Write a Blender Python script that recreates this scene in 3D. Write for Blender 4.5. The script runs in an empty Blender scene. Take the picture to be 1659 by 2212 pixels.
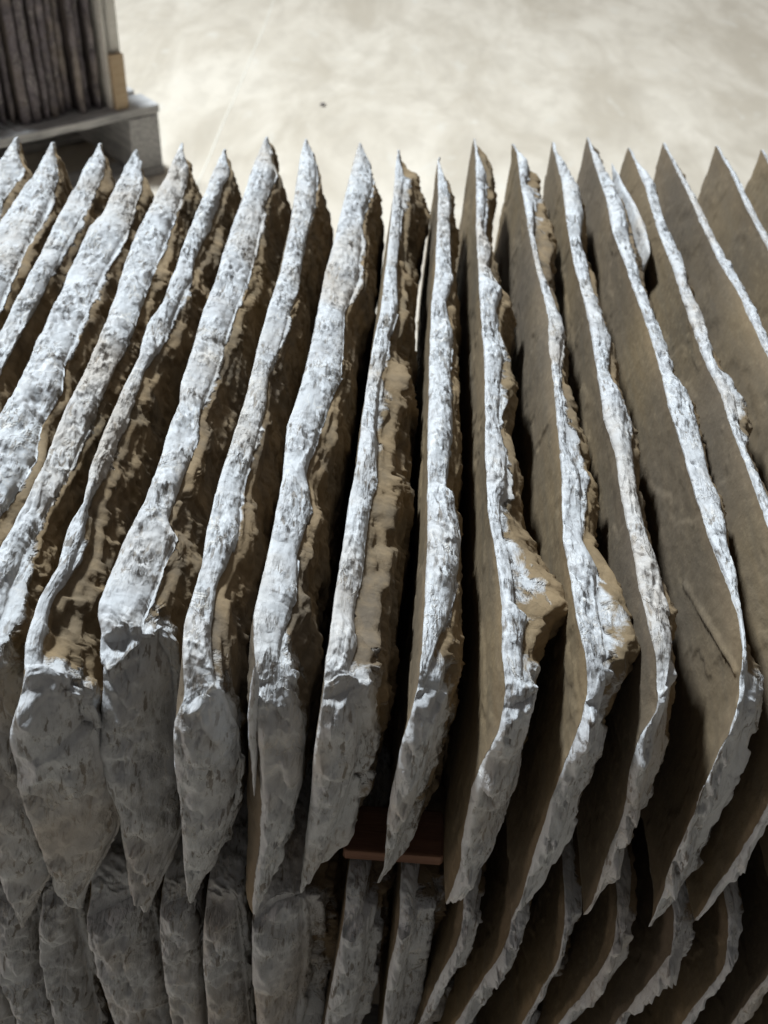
import bpy, math, random
import numpy as np
from mathutils import Matrix, Vector

scene = bpy.context.scene
COL = scene.collection

# ---------------------------------------------------------------- camera
H = 0.50                      # camera height above the upper row of slabs
ZTOP = 0.68                   # height of the upper row's top edges above the floor
CAM = np.array([0.0, 0.0, ZTOP + H])
FPX = 2192.0                  # focal length in units of a 1659 x 2212 picture
CX, CY = 829.5, 1106.0

def unit(v):
    v = np.array(v, float)
    return v / np.linalg.norm(v)

_dn = unit((-180.0, 2534.0, 2192.0))
AZ = -_dn
_f = unit((150.0, -1886.0, 2192.0))
AY = unit(_f - AZ * _f.dot(AZ))
AX = np.cross(AY, AZ)

cam_data = bpy.data.cameras.new('camera')
cam = bpy.data.objects.new('camera', cam_data)
COL.objects.link(cam)
rot = Matrix(((AX[0], -AX[1], -AX[2]), (AY[0], -AY[1], -AY[2]), (AZ[0], -AZ[1], -AZ[2])))
cam.matrix_world = Matrix.Translation(Vector(CAM.tolist())) @ rot.to_4x4()
cam_data.sensor_fit = 'VERTICAL'
cam_data.sensor_height = 36.0
cam_data.lens = FPX / 2212.0 * 36.0
cam_data.clip_start = 0.02
cam_data.clip_end = 200.0
cam_data.dof.use_dof = True
cam_data.dof.focus_distance = 0.74
cam_data.dof.aperture_fstop = 8.5
scene.camera = cam

# ---------------------------------------------------------------- light
world = bpy.data.worlds.new('World')
scene.world = world
world.use_nodes = True
bg = world.node_tree.nodes['Background']
_wt = world.node_tree
_tc = _wt.nodes.new('ShaderNodeTexCoord'); _sx = _wt.nodes.new('ShaderNodeSeparateXYZ')
_rp = _wt.nodes.new('ShaderNodeValToRGB')
_rp.color_ramp.elements[0].position = 0.30; _rp.color_ramp.elements[0].color = (0.46, 0.38, 0.33, 1)
_rp.color_ramp.elements[1].position = 0.95; _rp.color_ramp.elements[1].color = (1.0, 1.0, 1.0, 1)
_mp = _wt.nodes.new('ShaderNodeMath'); _mp.operation = 'MULTIPLY_ADD'; _mp.inputs[1].default_value = 0.5; _mp.inputs[2].default_value = 0.5
_wt.links.new(_tc.outputs['Generated'], _sx.inputs[0]); _wt.links.new(_sx.outputs['Z'], _mp.inputs[0])
_wt.links.new(_mp.outputs[0], _rp.inputs[0]); _wt.links.new(_rp.outputs[0], bg.inputs[0])
bg.inputs[1].default_value = 0.128

def area(name, loc, target, size, power, color):
    d = bpy.data.lights.new(name, 'AREA')
    d.shape = 'DISK'
    d.size = size
    d.energy = power
    d.color = color
    o = bpy.data.objects.new(name, d)
    o.location = loc
    o.rotation_euler = (Vector(target) - Vector(loc)).to_track_quat('-Z', 'Y').to_euler()
    COL.objects.link(o)
    return o

area('overhead_lamp', (-1.95, 3.0, 5.2), (0.05, 0.85, ZTOP), 0.60, 610.0, (0.84, 0.93, 1.0))
area('side_fill', (-4.6, -1.1, 2.1), (0.0, 0.5, 0.5), 0.9, 31.0, (1.0, 0.89, 0.83))  # added fill from the near left, brings out relief on the front ends
area('far_lamp', (1.5, 8.0, 5.5), (0.5, 3.6, 0.0), 1.6, 70.0, (1.0, 0.93, 0.82))

scene.view_settings.view_transform = 'Standard'
scene.view_settings.look = 'None'
scene.view_settings.exposure = 0.0
scene.view_settings.gamma = 1.0
scene.render.engine = 'CYCLES'

# ---------------------------------------------------------------- helpers
def ray(px, py):
    v = np.array([(px - CX) / FPX, (py - CY) / FPX, 1.0])
    return np.array([v.dot(AX), v.dot(AY), v.dot(AZ)])

def on_z(px, py, z):
    r = ray(px, py)
    return CAM + r * ((z - CAM[2]) / r[2])

def on_front(px, py, yt, zt, yb, zb):
    # plane that contains the x direction and the line (yt, zt) - (yb, zb)
    n = np.array([0.0, zt - zb, -(yt - yb)])
    r = ray(px, py)
    p0 = np.array([0.0, yt, zt])
    return CAM + r * (n.dot(p0 - CAM) / n.dot(r))

_rng = np.random.RandomState(7)
_PERM = _rng.permutation(4096).astype(np.int64)
_VAL = _rng.uniform(-1, 1, 4096)

def vnoise(x, y, z, seed=0):
    x = np.asarray(x, float); y = np.asarray(y, float); z = np.asarray(z, float)
    x, y, z = np.broadcast_arrays(x, y, z)
    xi = np.floor(x).astype(np.int64); yi = np.floor(y).astype(np.int64); zi = np.floor(z).astype(np.int64)
    fx = x - xi; fy = y - yi; fz = z - zi
    fx = fx * fx * (3 - 2 * fx); fy = fy * fy * (3 - 2 * fy); fz = fz * fz * (3 - 2 * fz)
    def h(a, b, c):
        return _VAL[_PERM[(_PERM[(_PERM[(a + seed * 131) & 4095] + b) & 4095] + c) & 4095]]
    r = 0
    for i in (0, 1):
        wx = fx if i else 1 - fx
        for j in (0, 1):
            wy = fy if j else 1 - fy
            for k in (0, 1):
                wz = fz if k else 1 - fz
                r = r + h(xi + i, yi + j, zi + k) * wx * wy * wz
    return r

def fbm(x, y, z, seed=0, octs=4, gain=0.5):
    a = 1.0; s = 0.0; f = 1.0; t = 0.0
    for o in range(octs):
        s = s + a * vnoise(np.asarray(x) * f, np.asarray(y) * f, np.asarray(z) * f, seed + o * 17)
        t += a; a *= gain; f *= 2.03
    return s / t

def sstep(a, b, x):
    t = np.clip((x - a) / (b - a + 1e-9), 0, 1)
    return t * t * (3 - 2 * t)

def mesh_from(name, verts, quads, mat, smooth=True, attrs=None, parent=None, loc=None):
    verts = np.asarray(verts, np.float64)
    if loc is not None:
        verts = verts - np.asarray(loc)
    me = bpy.data.meshes.new(name)
    n = len(verts); q = len(quads)
    me.vertices.add(n)
    me.vertices.foreach_set('co', verts.astype(np.float32).ravel())
    me.loops.add(q * 4)
    me.loops.foreach_set('vertex_index', np.asarray(quads, np.int32).ravel())
    me.polygons.add(q)
    me.polygons.foreach_set('loop_start', np.arange(0, q * 4, 4, dtype=np.int32))
    me.polygons.foreach_set('loop_total', np.full(q, 4, np.int32))
    me.update(calc_edges=True)
    me.validate()
    if smooth:
        me.polygons.foreach_set('use_smooth', np.ones(len(me.polygons), bool))
    for k, v in (attrs or {}).items():
        a = me.attributes.new(k, 'FLOAT', 'POINT')
        a.data.foreach_set('value', np.asarray(v, np.float32))
    me.materials.append(mat)
    o = bpy.data.objects.new(name, me)
    if loc is not None:
        o.location = tuple(float(c) for c in loc)
    COL.objects.link(o)
    if parent:
        o.parent = parent
    return o

def tag(o, label=None, cat=None, group=None, kind=None):
    for k, v in (('label', label), ('category', cat), ('group', group), ('kind', kind)):
        if v:
            o[k] = v
    return o

# ---------------------------------------------------------------- materials
class NT:
    def __init__(self, name):
        self.m = bpy.data.materials.new(name)
        self.m.use_nodes = True
        self.t = self.m.node_tree
        self.b = self.t.nodes['Principled BSDF']
    def n(self, typ, **kw):
        nd = self.t.nodes.new(typ)
        for k, v in kw.items():
            setattr(nd, k, v)
        return nd
    def l(self, a, b):
        self.t.links.new(a, b)
    def noise(self, vec, scale, detail=4, rough=0.5, dist=0.0, lac=2.0):
        nd = self.n('ShaderNodeTexNoise')
        nd.inputs['Scale'].default_value = scale
        nd.inputs['Detail'].default_value = detail
        nd.inputs['Roughness'].default_value = rough
        nd.inputs['Distortion'].default_value = dist
        self.l(vec, nd.inputs['Vector'])
        return nd.outputs[0]
    def mapping(self, vec, scale=(1, 1, 1), rot=(0, 0, 0), loc=(0, 0, 0)):
        nd = self.n('ShaderNodeMapping')
        nd.inputs['Scale'].default_value = scale
        nd.inputs['Rotation'].default_value = rot
        nd.inputs['Location'].default_value = loc
        self.l(vec, nd.inputs['Vector'])
        return nd.outputs[0]
    def ramp(self, fac, stops):
        nd = self.n('ShaderNodeValToRGB')
        el = nd.color_ramp.elements
        while len(el) > 1:
            el.remove(el[-1])
        el[0].position = stops[0][0]
        c = stops[0][1]
        el[0].color = (*c, 1) if len(c) == 3 else c
        for p, c in stops[1:]:
            e = el.new(p)
            e.color = (*c, 1)
        self.l(fac, nd.inputs[0])
        return nd.outputs[0]
    def math(self, op, a, b=None, c=None, clamp=False):
        nd = self.n('ShaderNodeMath', operation=op, use_clamp=clamp)
        for i, v in enumerate((a, b, c)):
            if v is None:
                continue
            if isinstance(v, (int, float)):
                nd.inputs[i].default_value = v
            else:
                self.l(v, nd.inputs[i])
        return nd.outputs[0]
    def mix(self, fac, a, b, mode='MIX'):
        nd = self.n('ShaderNodeMix', data_type='RGBA', blend_type=mode)
        for i, v in ((0, fac), (6, a), (7, b)):
            if isinstance(v, (int, float)):
                nd.inputs[i].default_value = v
            elif isinstance(v, tuple):
                nd.inputs[i].default_value = (*v, 1)
            else:
                self.l(v, nd.inputs[i])
        return nd.outputs[2]
    def bump(self, height, strength, dist, normal=None):
        nd = self.n('ShaderNodeBump')
        nd.inputs['Strength'].default_value = strength
        nd.inputs['Distance'].default_value = dist
        self.l(height, nd.inputs['Height'])
        if normal is not None:
            self.l(normal, nd.inputs['Normal'])
        return nd.outputs[0]

def G(v):
    return (v, v, v)

def stone_material(name, clay=(0.205, 0.148, 0.083), clay2=(0.105, 0.080, 0.052), stone=(0.52, 0.53, 0.54),
                   stone2=(0.44, 0.437, 0.44), ochre=(0.27, 0.19, 0.105)):
    k = NT(name)
    tc = k.n('ShaderNodeTexCoord').outputs['Object']
    rnd = k.n('ShaderNodeObjectInfo').outputs['Random']
    off = k.n('ShaderNodeVectorMath', operation='ADD')
    comb = k.n('ShaderNodeCombineXYZ')
    r10 = k.math('MULTIPLY', rnd, 37.0)
    k.l(r10, comb.inputs[0]); k.l(r10, comb.inputs[1]); k.l(r10, comb.inputs[2])
    k.l(tc, off.inputs[0]); k.l(comb.outputs[0], off.inputs[1])
    v = off.outputs[0]
    edge = k.n('ShaderNodeAttribute', attribute_name='edge').outputs['Fac']
    # clay film on the cleft faces
    n1 = k.noise(k.mapping(v, (1, 1, 1.0)), 5.0, 4, 0.5, 0.2)
    n2 = k.noise(v, 140.0, 4, 0.6)
    streak = k.noise(k.mapping(v, (8, 1.2, 9), (0.35, 0, 0)), 6.0, 5, 0.6, 0.3)
    c = k.mix(k.ramp(n1, [(0.35, G(0)), (0.68, G(1))]), clay, clay2)
    c = k.mix(k.math('MULTIPLY', k.ramp(streak, [(0.45, G(0)), (0.75, G(1))]), 0.4), c, (0.13, 0.113, 0.085))
    c = k.mix(k.math('MULTIPLY', k.ramp(n2, [(0.52, G(0)), (0.70, G(1))]), 0.28), c, (0.34, 0.26, 0.155))
    big = k.noise(v, 2.3, 3, 0.5)
    c = k.mix(k.math('MULTIPLY', k.ramp(big, [(0.42, G(0)), (0.62, G(1))]), 0.55), c, (0.130, 0.105, 0.082))
    rough_side = k.n('ShaderNodeAttribute', attribute_name='side').outputs['Fac']
    och = k.ramp(k.noise(v, 16.0, 6, 0.65, 0.3), [(0.40, G(0)), (0.58, G(1))])
    c = k.mix(k.math('MULTIPLY', k.math('MULTIPLY', och, rough_side), 0.65), c, ochre)
    # fresh stone on the dressed edges
    sn = k.noise(v, 26.0, 6, 0.65, 0.8)
    pit = k.noise(k.mapping(v, (3.0, 0.65, 0.75), (0.0, 0.0, 0.5)), 100.0, 3, 0.55, 0.4)
    pmask = k.ramp(k.noise(v, 30.0, 3, 0.5), [(0.38, G(0)), (0.58, G(1))])
    s = k.mix(k.ramp(sn, [(0.30, G(0)), (0.65, G(1))]), stone2, stone)
    s = k.mix(k.math('MULTIPLY', k.math('MULTIPLY', k.ramp(pit, [(0.38, G(1)), (0.435, G(0))]), 0.72), pmask), s, (0.125, 0.095, 0.065))
    rn = k.noise(k.mapping(v, (1.5, 0.8, 0.9), (0.3, 0.0, 0.5)), 44.0, 5, 0.55, 0.7)
    rid = k.ramp(k.math('ABSOLUTE', k.math('SUBTRACT', rn, 0.5)), [(0.0, G(1)), (0.022, G(0))])
    rmask = k.ramp(k.noise(v, 21.0, 3, 0.5), [(0.46, G(0)), (0.60, G(1))])
    rid = k.math('MULTIPLY', rid, rmask)
    s = k.mix(k.math('MULTIPLY', rid, 0.7), s, (0.66, 0.62, 0.56))  # pale lines: scrapes, plus painted light as if caught on raised ridges
    warm = k.noise(v, 5.0, 5, 0.6, 0.4)
    s = k.mix(k.math('MULTIPLY', k.ramp(warm, [(0.50, G(0)), (0.66, G(1))]), 0.62), s, (0.40, 0.335, 0.265))
    em = k.math('ADD', edge, k.math('MULTIPLY', k.math('SUBTRACT', k.noise(v, 45.0, 5, 0.65, 0.5), 0.5), 0.9))
    ef = k.ramp(em, [(0.42, G(0)), (0.56, G(1))])
    col = k.mix(ef, c, s)
    k.l(col, k.b.inputs['Base Color'])
    k.b.inputs['Roughness'].default_value = 0.82
    k.b.inputs['Specular IOR Level'].default_value = 0.25
    # relief: broken plates with crisp steps, long and slanted on the dressed edges, flatter on the rough side
    nz = k.n('ShaderNodeTexNoise'); nz.inputs['Scale'].default_value = 45.0; nz.inputs['Detail'].default_value = 4
    k.l(v, nz.inputs['Vector'])
    sc = k.n('ShaderNodeVectorMath', operation='SCALE'); sc.inputs['Scale'].default_value = 0.012
    k.l(nz.outputs['Color'], sc.inputs[0])
    def plates(mp, scale):
        ad = k.n('ShaderNodeVectorMath', operation='ADD')
        k.l(mp, ad.inputs[0]); k.l(sc.outputs[0], ad.inputs[1])
        vo = k.n('ShaderNodeTexVoronoi', feature='F1')
        vo.inputs['Scale'].default_value = scale
        k.l(ad.outputs[0], vo.inputs['Vector'])
        sp = k.n('ShaderNodeSeparateColor'); k.l(vo.outputs['Color'], sp.inputs[0])
        df_ = k.n('ShaderNodeVectorMath', operation='SUBTRACT')
        k.l(ad.outputs[0], df_.inputs[0]); k.l(vo.outputs['Position'], df_.inputs[1])
        dt = k.n('ShaderNodeVectorMath', operation='DOT_PRODUCT')
        cen_ = k.n('ShaderNodeVectorMath', operation='SUBTRACT')
        k.l(vo.outputs['Color'], cen_.inputs[0]); cen_.inputs[1].default_value = (0.5, 0.5, 0.5)
        k.l(df_.outputs[0], dt.inputs[0]); k.l(cen_.outputs[0], dt.inputs[1])
        return k.math('ADD', k.math('MULTIPLY', sp.outputs[0], 0.55), k.math('MULTIPLY', dt.outputs['Value'], 1.6 * scale))
    pe = plates(k.mapping(v, (2.2, 0.75, 0.85), (0.0, 0.0, 0.5)), 75.0)
    pe2 = plates(k.mapping(v, (2.4, 0.8, 0.9), (0.2, 0.0, 0.45)), 190.0)
    ps = plates(k.mapping(v, (0.5, 0.8, 1.1), (0.35, 0, 0)), 62.0)
    fine = k.noise(v, 420.0, 4, 0.6)
    mkb = k.ramp(k.noise(v, 30.0, 3, 0.5), [(0.42, G(0.15)), (0.56, G(1))])
    he = k.math('ADD', k.math('ADD', k.math('MULTIPLY', pe, 0.9), k.math('MULTIPLY', pe2, 0.30)), k.math('ADD', k.math('MULTIPLY', pit, 0.7), k.math('MULTIPLY', rid, 0.25)))
    he = k.math('MULTIPLY', he, k.math('MULTIPLY', ef, mkb))
    hs = k.math('MULTIPLY', k.math('ADD', ps, k.math('MULTIPLY', n1, 1.2)), k.math('MULTIPLY', rough_side, k.math('SUBTRACT', 1.0, ef)))
    hf = k.math('MULTIPLY', k.noise(k.mapping(v, (1, 1, 1)), 38.0, 6, 0.60, 0.2), 0.55)
    hgt = k.math('ADD', k.math('ADD', he, k.math('MULTIPLY', hs, 1.1)), hf)
    nb = k.bump(hgt, 1.0, 0.0030)
    nb = k.bump(fine, 0.30, 0.0006, nb)
    k.l(nb, k.b.inputs['Normal'])
    return k.m

STONE = stone_material('riven_stone')

# ---------------------------------------------------------------- slabs
def grid_quads(idx):
    a = idx[:-1, :-1].ravel(); b = idx[1:, :-1].ravel(); c = idx[1:, 1:].ravel(); d = idx[:-1, 1:].ravel()
    return np.stack([a, b, c, d], 1)

def interp(xs, ys):
    xs = np.array(xs, float); ys = np.array(ys, float)
    o = np.argsort(xs)
    xs, ys = xs[o], ys[o]
    return lambda q: np.interp(q, xs, ys)

def build_slab(name, TL, TR, FL, FR, zt, zb, T, seed, N=520, M=62, K=18, yback=None, blunt=0.8, rag=1.0, bumps=(), ridge=None, ledge=1.0, spow=1.22,
               corner=0.012, spike=None, dT=0.008, Tmax=0.048):
    """TL/TR: left and right limits of the dressed top edge, far to near, in picture units;
    FL/FR: the same for the near upright edge, top to bottom."""
    tl = np.array([on_z(x, y, zt) for x, y in TL])
    tr = np.array([on_z(x, y, zt) for x, y in TR])
    yb_top = tl[:, 1].max() if yback is None else yback
    yt = tl[:, 1].min()
    r = ray(*FL[-1])
    yfb = (CAM + r * ((zb - CAM[2]) / r[2]))[1]
    yfb = min(max(yfb, yt - 0.12), yt + 0.03)
    fl = np.array([on_front(x, y, yt, zt, yfb, zb) for x, y in FL])
    fr = np.array([on_front(x, y, yt, zt, yfb, zb) for x, y in FR])
    Xl = interp(tl[:, 1], tl[:, 0]); Xr = interp(tr[:, 1], tr[:, 0])
    Fl = interp(fl[:, 2], fl[:, 0]); Fr = interp(fr[:, 2], fr[:, 0])
    # left face plane  x = a + b*y + c*z
    ys = np.linspace(yt + 0.02, yb_top, 60)
    b, a0 = np.polyfit(ys, Xl(ys), 1)
    res = Xl(ys) - (a0 + b * ys)
    a0 += np.percentile(res, 20)
    zs = np.linspace(zb + 0.03, zt - 0.02, 30)
    c, _ = np.polyfit(zs, Fl(zs), 1)
    c = float(np.clip(c, -0.28, 0.28))
    # grids
    s = np.linspace(0, 1, N) ** spow
    t = np.linspace(0, 1, M) ** 1.45
    S, Tt = np.meshgrid(s, t, indexing='ij')
    sd = seed * 3.7
    L0 = yb_top - yt
    yline = yt + S * L0
    df = S * L0
    # outline
    zt_s = zt + 0.0022 * fbm(yline * 45, sd, 0.3, seed, 4) - corner * np.clip(1 - df / 0.045, 0, 1) ** 2 \
        - 0.002 * np.clip(1 - (L0 - df) / 0.012, 0, 1) ** 1.5
    zb_s = zb + 0.003 * fbm(yline * 30, sd, 7.3, seed, 3) + 0.003 * np.clip(1 - df / 0.05, 0, 1) ** 2
    Z = zt_s * (1 - Tt) + zb_s * Tt
    yf = yt + (yfb - yt) * Tt + 0.0022 * fbm(Z * 60, sd, 3.3, seed + 5, 4) + 0.002 * sstep(0.9, 1.0, Tt)
    if spike is not None:
        zc, dz, dep = spike
        yf = yf + dep * sstep(0, dz, (zt - zc - Z))
    ybk = yb_top + 0.004 * fbm(Z * 40, sd, 5.1, seed + 9, 3) - 0.03 * Tt * (1 - Tt)
    Y = yf * (1 - S) + ybk * S
    dtop = zt - Z
    dfr = Y - yf
    dbk = ybk - Y
    dbt = Z - zb
    plane = a0 + b * Y + c * (Z - zt)
    eL = Xl(Y) - (a0 + b * Y)
    eF = Fl(np.clip(Z, zb, zt)) - (a0 + b * yf + c * (Z - zt))
    eF = np.clip(eF, -0.012, 0.05)
    wa = np.exp(-dtop / 0.016); wb = np.exp(-dfr / 0.018)
    nrm = np.maximum(1.0, wa + wb)
    XL = plane + (eL * wa + eF * wb) / nrm
    XL = XL + 0.0012 * fbm(sd, Y * 14, Z * 14, seed + 2, 3) * (1 - np.maximum(wa, wb) * 0.6)
    XL = XL + 0.0006 * fbm(sd, Y * 90, Z * 90, seed + 3, 3) + 0.0014 * sstep(-0.04, 0.04, fbm(sd, Y * 9 + Z * 3, Z * 12, seed + 4, 5, 0.6)) * (1 - np.maximum(wa, wb))
    if ridge is not None:
        pr = []
        for px_, py_ in ridge:
            rr_ = ray(px_, py_)
            nn_ = np.array([1.0, -b, -c])
            tt_ = (a0 - c * zt - nn_.dot(CAM)) / nn_.dot(rr_)
            pr.append((CAM + rr_ * tt_)[1:])
        dv = pr[1] - pr[0]; ln = np.linalg.norm(dv); dv = dv / ln
        ry, rz = Y - pr[0][0], Z - pr[0][1]
        al_ = np.clip(ry * dv[0] + rz * dv[1], 0, ln)
        dd = np.hypot(ry - al_ * dv[0], rz - al_ * dv[1]) + 0.002 * fbm(Y * 40, sd, Z * 40, seed + 80, 2)
        XL = XL - 0.0022 * np.exp(-(dd / 0.0022) ** 2)
    # thickness
    wt = np.clip(Xr(Y) - Xl(Y), 0.003, 0.07) * (1 - blunt * np.clip(1 - dbk / 0.09, 0, 1) ** 1.5)
    wt = np.maximum(wt, 0.0015)
    wf = np.clip(Fr(np.clip(Z, zb, zt)) - Fl(np.clip(Z, zb, zt)), 0.004, 0.07)
    wf = wf * 0.88 * (1 - 0.75 * np.clip(1 - dbt / 0.05, 0, 1) ** 1.2)
    nA = fbm(Y * 11, sd, 1.1, seed + 21, 4)
    nB = fbm(Y * 19, sd + 3, Z * 9, seed + 22, 4)
    nC = fbm(Y * 31, sd + 5, Z * 20, seed + 23, 4)
    Tb = np.maximum(T * (1 + 0.14 * fbm(Y * 4, sd, Z * 4, seed + 24, 3)), 0.006)
    Tb = np.minimum(Tb, np.maximum(wt, 0.012) + dT) * (1 - np.exp(-dfr / 0.10)) + Tb * np.exp(-dfr / 0.10)
    Tb = Tb + 0.05 * np.clip(dtop - 0.03, 0, 0.06)
    Tb = np.minimum(Tb, Tmax)
    ex = 0.0
    for p0, p1, p2, amt, d0 in bumps:
        xm = float(np.interp(p1, [q[1] for q in TL], [q[0] for q in TL]))
        y0_, y1_, y2_ = [on_z(xm, pp, zt)[1] for pp in (p0, p1, p2)]
        tri = np.clip(np.minimum((y0_ - Y) / (y0_ - y1_), (Y - y2_) / (y1_ - y2_)), 0, 1)
        tri = np.clip(tri * (1 + 0.35 * fbm(Y * 60, sd, Z * 40, seed + 70, 3)), 0, 1)
        ex = ex + amt * tri * sstep(d0, d0 + 0.003, dtop + 0.002 * fbm(Y * 50, sd, 0, seed + 71, 3)) * np.exp(-np.clip(dtop - 0.03, 0, 1) / 0.03)
    def prof(d, n1, n2, n3, reach):
        p = 0.16 * (1 - np.exp(-d / 0.012))
        p = p + 0.36 * sstep(-0.002, 0.004, d - reach * np.maximum(0.50 + 1.2 * n1, 0.18))
        p = p + 0.26 * sstep(-0.002, 0.003, d - reach * np.maximum(1.3 + 2.6 * n2, 0.35))
        p = p + 0.22 * sstep(-0.002, 0.003, d - reach * np.maximum(2.6 + 4.0 * n3, 0.6))
        return p
    reach = 0.020 * ledge
    tt = wt + np.maximum(Tb - wt, 0.0) * prof(dtop, nA, nB, nC, reach)
    tf = wf + np.maximum(Tb - wf, 0.0) * prof(dfr, fbm(Z * 14, sd, 2.2, seed + 25, 3), nC, nB, 0.036)
    tb_ = 0.003 + Tb * np.clip(dbt / 0.085 * (1 + 0.5 * nB), 0, 1.2) ** 0.85
    tk = 0.003 + 0.0 * dbk + Tb * np.maximum(prof(dbk, nC, nB, nA, 0.03), np.clip(dbk / 0.12, 0, 1) ** 0.8)
    # smooth minimum of the four
    kk = 0.0018
    th = -kk * np.log(np.exp(-tt / kk) + np.exp(-tf / kk) + np.exp(-tb_ / kk) + np.exp(-tk / kk))
    room = np.clip((0.050 - wt) / 5.0, 0.0004, 0.0028)
    for kq in range(5):
        msk = sstep(-0.25, 0.15, fbm(Y * 9, sd + kq * 3.1, 0.7, seed + 100 + kq, 3))
        Dk = 0.006 + 0.011 * kq + 0.020 * fbm(Y * 17 + Z * 5, sd + kq * 5.3, Z * 16, seed + 110 + kq, 4, 0.6)
        ex = ex + rag * room * msk * sstep(0.0, 0.0018, dtop - np.maximum(Dk, 0.002)) * sstep(0.01, 0.09, np.minimum(dfr, dbk * 2))
    th = np.maximum(th, 0.0025) + ex
    # cleavage terraces on the rough (right) face
    q = fbm(Y * 16 + 0.8 * Z, sd + 9, Z * 14, seed + 30, 6, 0.62) * 2.6
    fr_ = q - np.floor(q)
    terr = (np.floor(q) + sstep(0.38, 0.62, fr_)) * 0.0030
    ed = np.minimum(np.minimum(dtop, dfr), np.minimum(dbt, dbk))
    amp = sstep(0.001, 0.02, ed)
    XR = XL + th + (terr + 0.0011 * fbm(sd, Y * 70, Z * 70, seed + 31, 4)) * (0.25 + 0.75 * amp)
    crease = np.clip(0.22 - np.abs(fbm(Y * 30 + Z * 12, sd + 4, Z * 34, seed + 33, 4, 0.6)), 0, 1) / 0.22
    crease2 = np.clip(0.2 - np.abs(fbm(Y * 75, sd + 6, Z * 60 + Y * 20, seed + 34, 3, 0.6)), 0, 1) / 0.2
    XR = XR + amp * (0.0016 * crease + 0.0 * crease2) * sstep(-0.3, 0.3, fbm(Y * 9, sd + 8, Z * 9, seed + 35, 2))
    XR = np.maximum(XR, XL + 0.002)
    # the dressed edge falls away to the right
    ztR = Z - 0.42 * np.clip(wt, 0, 0.03) * np.exp(-dtop / 0.01)
    YR = Y + 0.75 * np.clip(wf, 0, 0.04) * np.exp(-dfr / 0.020)
    nL = N * M
    verts = [np.stack([XL, Y, Z], -1).reshape(-1, 3), np.stack([XR, YR, ztR], -1).reshape(-1, 3)]
    eT = np.exp(-dtop / 0.0022); eFv = np.exp(-dfr / 0.003)
    edgeL = 0.85 * np.maximum(eT, 0.8 * eFv)
    patch = 0.30 * fbm(Y * 7, sd, Z * 7, seed + 40, 3)
    edgeR = np.maximum(np.exp(-dtop / (0.007 + 0.008 * np.clip(nB, -.6, 1))), np.exp(-dfr / 0.05)) + patch * 0.5
    edges = [edgeL.ravel(), edgeR.ravel()]
    iL = np.arange(nL).reshape(N, M)
    iR = iL + nL
    quads = [grid_quads(iL)[:, ::-1], grid_quads(iR)]
    base = 2 * nL
    def rim(PL, PR, iPL, iPR, outdir, amp_, flip, e=1.0):
        nonlocal base
        n = len(PL)
        k_ = np.linspace(0, 1, K)[1:-1]
        kk_ = np.broadcast_to(k_, (n, K - 2))
        P = PL[:, None, :] * (1 - kk_[..., None]) + PR[:, None, :] * kk_[..., None]
        w_ = np.linalg.norm(PR - PL, axis=1)[:, None]
        env = (4 * kk_ * (1 - kk_)) ** 0.5
        al = P[..., 1] + P[..., 2] * 1.0
        xw = P[..., 0] + 0.004 * fbm(al * 22, sd, 0, seed + 50, 3) + 0.15 * 0.02 * np.sin(al * 60)
        lay = xw / 0.0032
        li = np.floor(lay); lf = sstep(0.3, 0.7, lay - li)
        def lh(i):
            return vnoise(i * 7.13, al * 55, sd, seed + 51) * 0.65 + vnoise(i * 3.7, al * 130, sd, seed + 52) * 0.35
        h_ = lh(li) * (1 - lf) + lh(li + 1) * lf
        g_ = fbm((P[..., 0] * 0.86 + al * 0.5) * 62, (-P[..., 0] * 0.5 + al * 0.86) * 20, sd, seed + 53, 4)
        f_ = fbm(P[..., 0] * 220, al * 150, sd, seed + 54, 3)
        ca_, sa_ = 0.86, 0.50
        pa = P[..., 0] * ca_ + al * sa_; pb_ = -P[..., 0] * sa_ + al * ca_
        fl_ = 1 - 2.2 * np.abs(fbm(pa * 130, pb_ * 38, sd, seed + 56, 3))
        pit_ = np.clip(fbm(pa * 260, pb_ * 90, sd, seed + 57, 2) - 0.18, 0, 1)
        big_ = fbm(P[..., 0] * 30, al * 17, sd, seed + 58, 2)
        mk = sstep(-0.25, 0.2, fbm(P[..., 0] * 40, (P[..., 1] + P[..., 2]) * 26, sd, seed + 60, 3))
        bulge = env * (0.22 * w_ + amp_ * ((0.15 + 0.85 * mk) * (0.6 * h_ + 0.1 * f_ + 0.9 * fl_ - 1.8 * pit_) + 0.7 * g_ + 1.5 * big_ + (1.3 * (1 - 2.5 * np.abs(fbm(P[..., 0] * 48, al * 30, sd, seed + 66, 3))) if outdir[1] < -0.5 else 0.0)) * np.clip(w_ / 0.012, 0.3, 1.3))
        arc = np.concatenate([[0], np.cumsum(np.linalg.norm(np.diff(PL, axis=0), axis=1))])
        fade = np.clip(np.minimum(arc, arc[-1] - arc) / 0.0025, 0, 1)[:, None]
        bulge = bulge * fade
        P = P + bulge[..., None] * outdir
        # small sideways wander along the layers
        P[..., 0] += fade * env * 0.0012 * fbm(al * 80, kk_ * 5, sd, seed + 55, 3)
        ids = base + np.arange(n * (K - 2)).reshape(n, K - 2)
        base += n * (K - 2)
        full = np.concatenate([iPL[:, None], ids, iPR[:, None]], 1)
        qd = grid_quads(full)
        verts.append(P.reshape(-1, 3)); edges.append(np.full(n * (K - 2), e) + 0.0 * patch.ravel()[0])
        quads.append(qd[:, ::-1] if flip else qd)
    V0 = verts[0].reshape(N, M, 3); V1 = verts[1].reshape(N, M, 3)
    rim(V0[:, 0], V1[:, 0], iL[:, 0], iR[:, 0], np.array([0, 0, 1.0]), 0.0030, False, 1.0)
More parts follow.
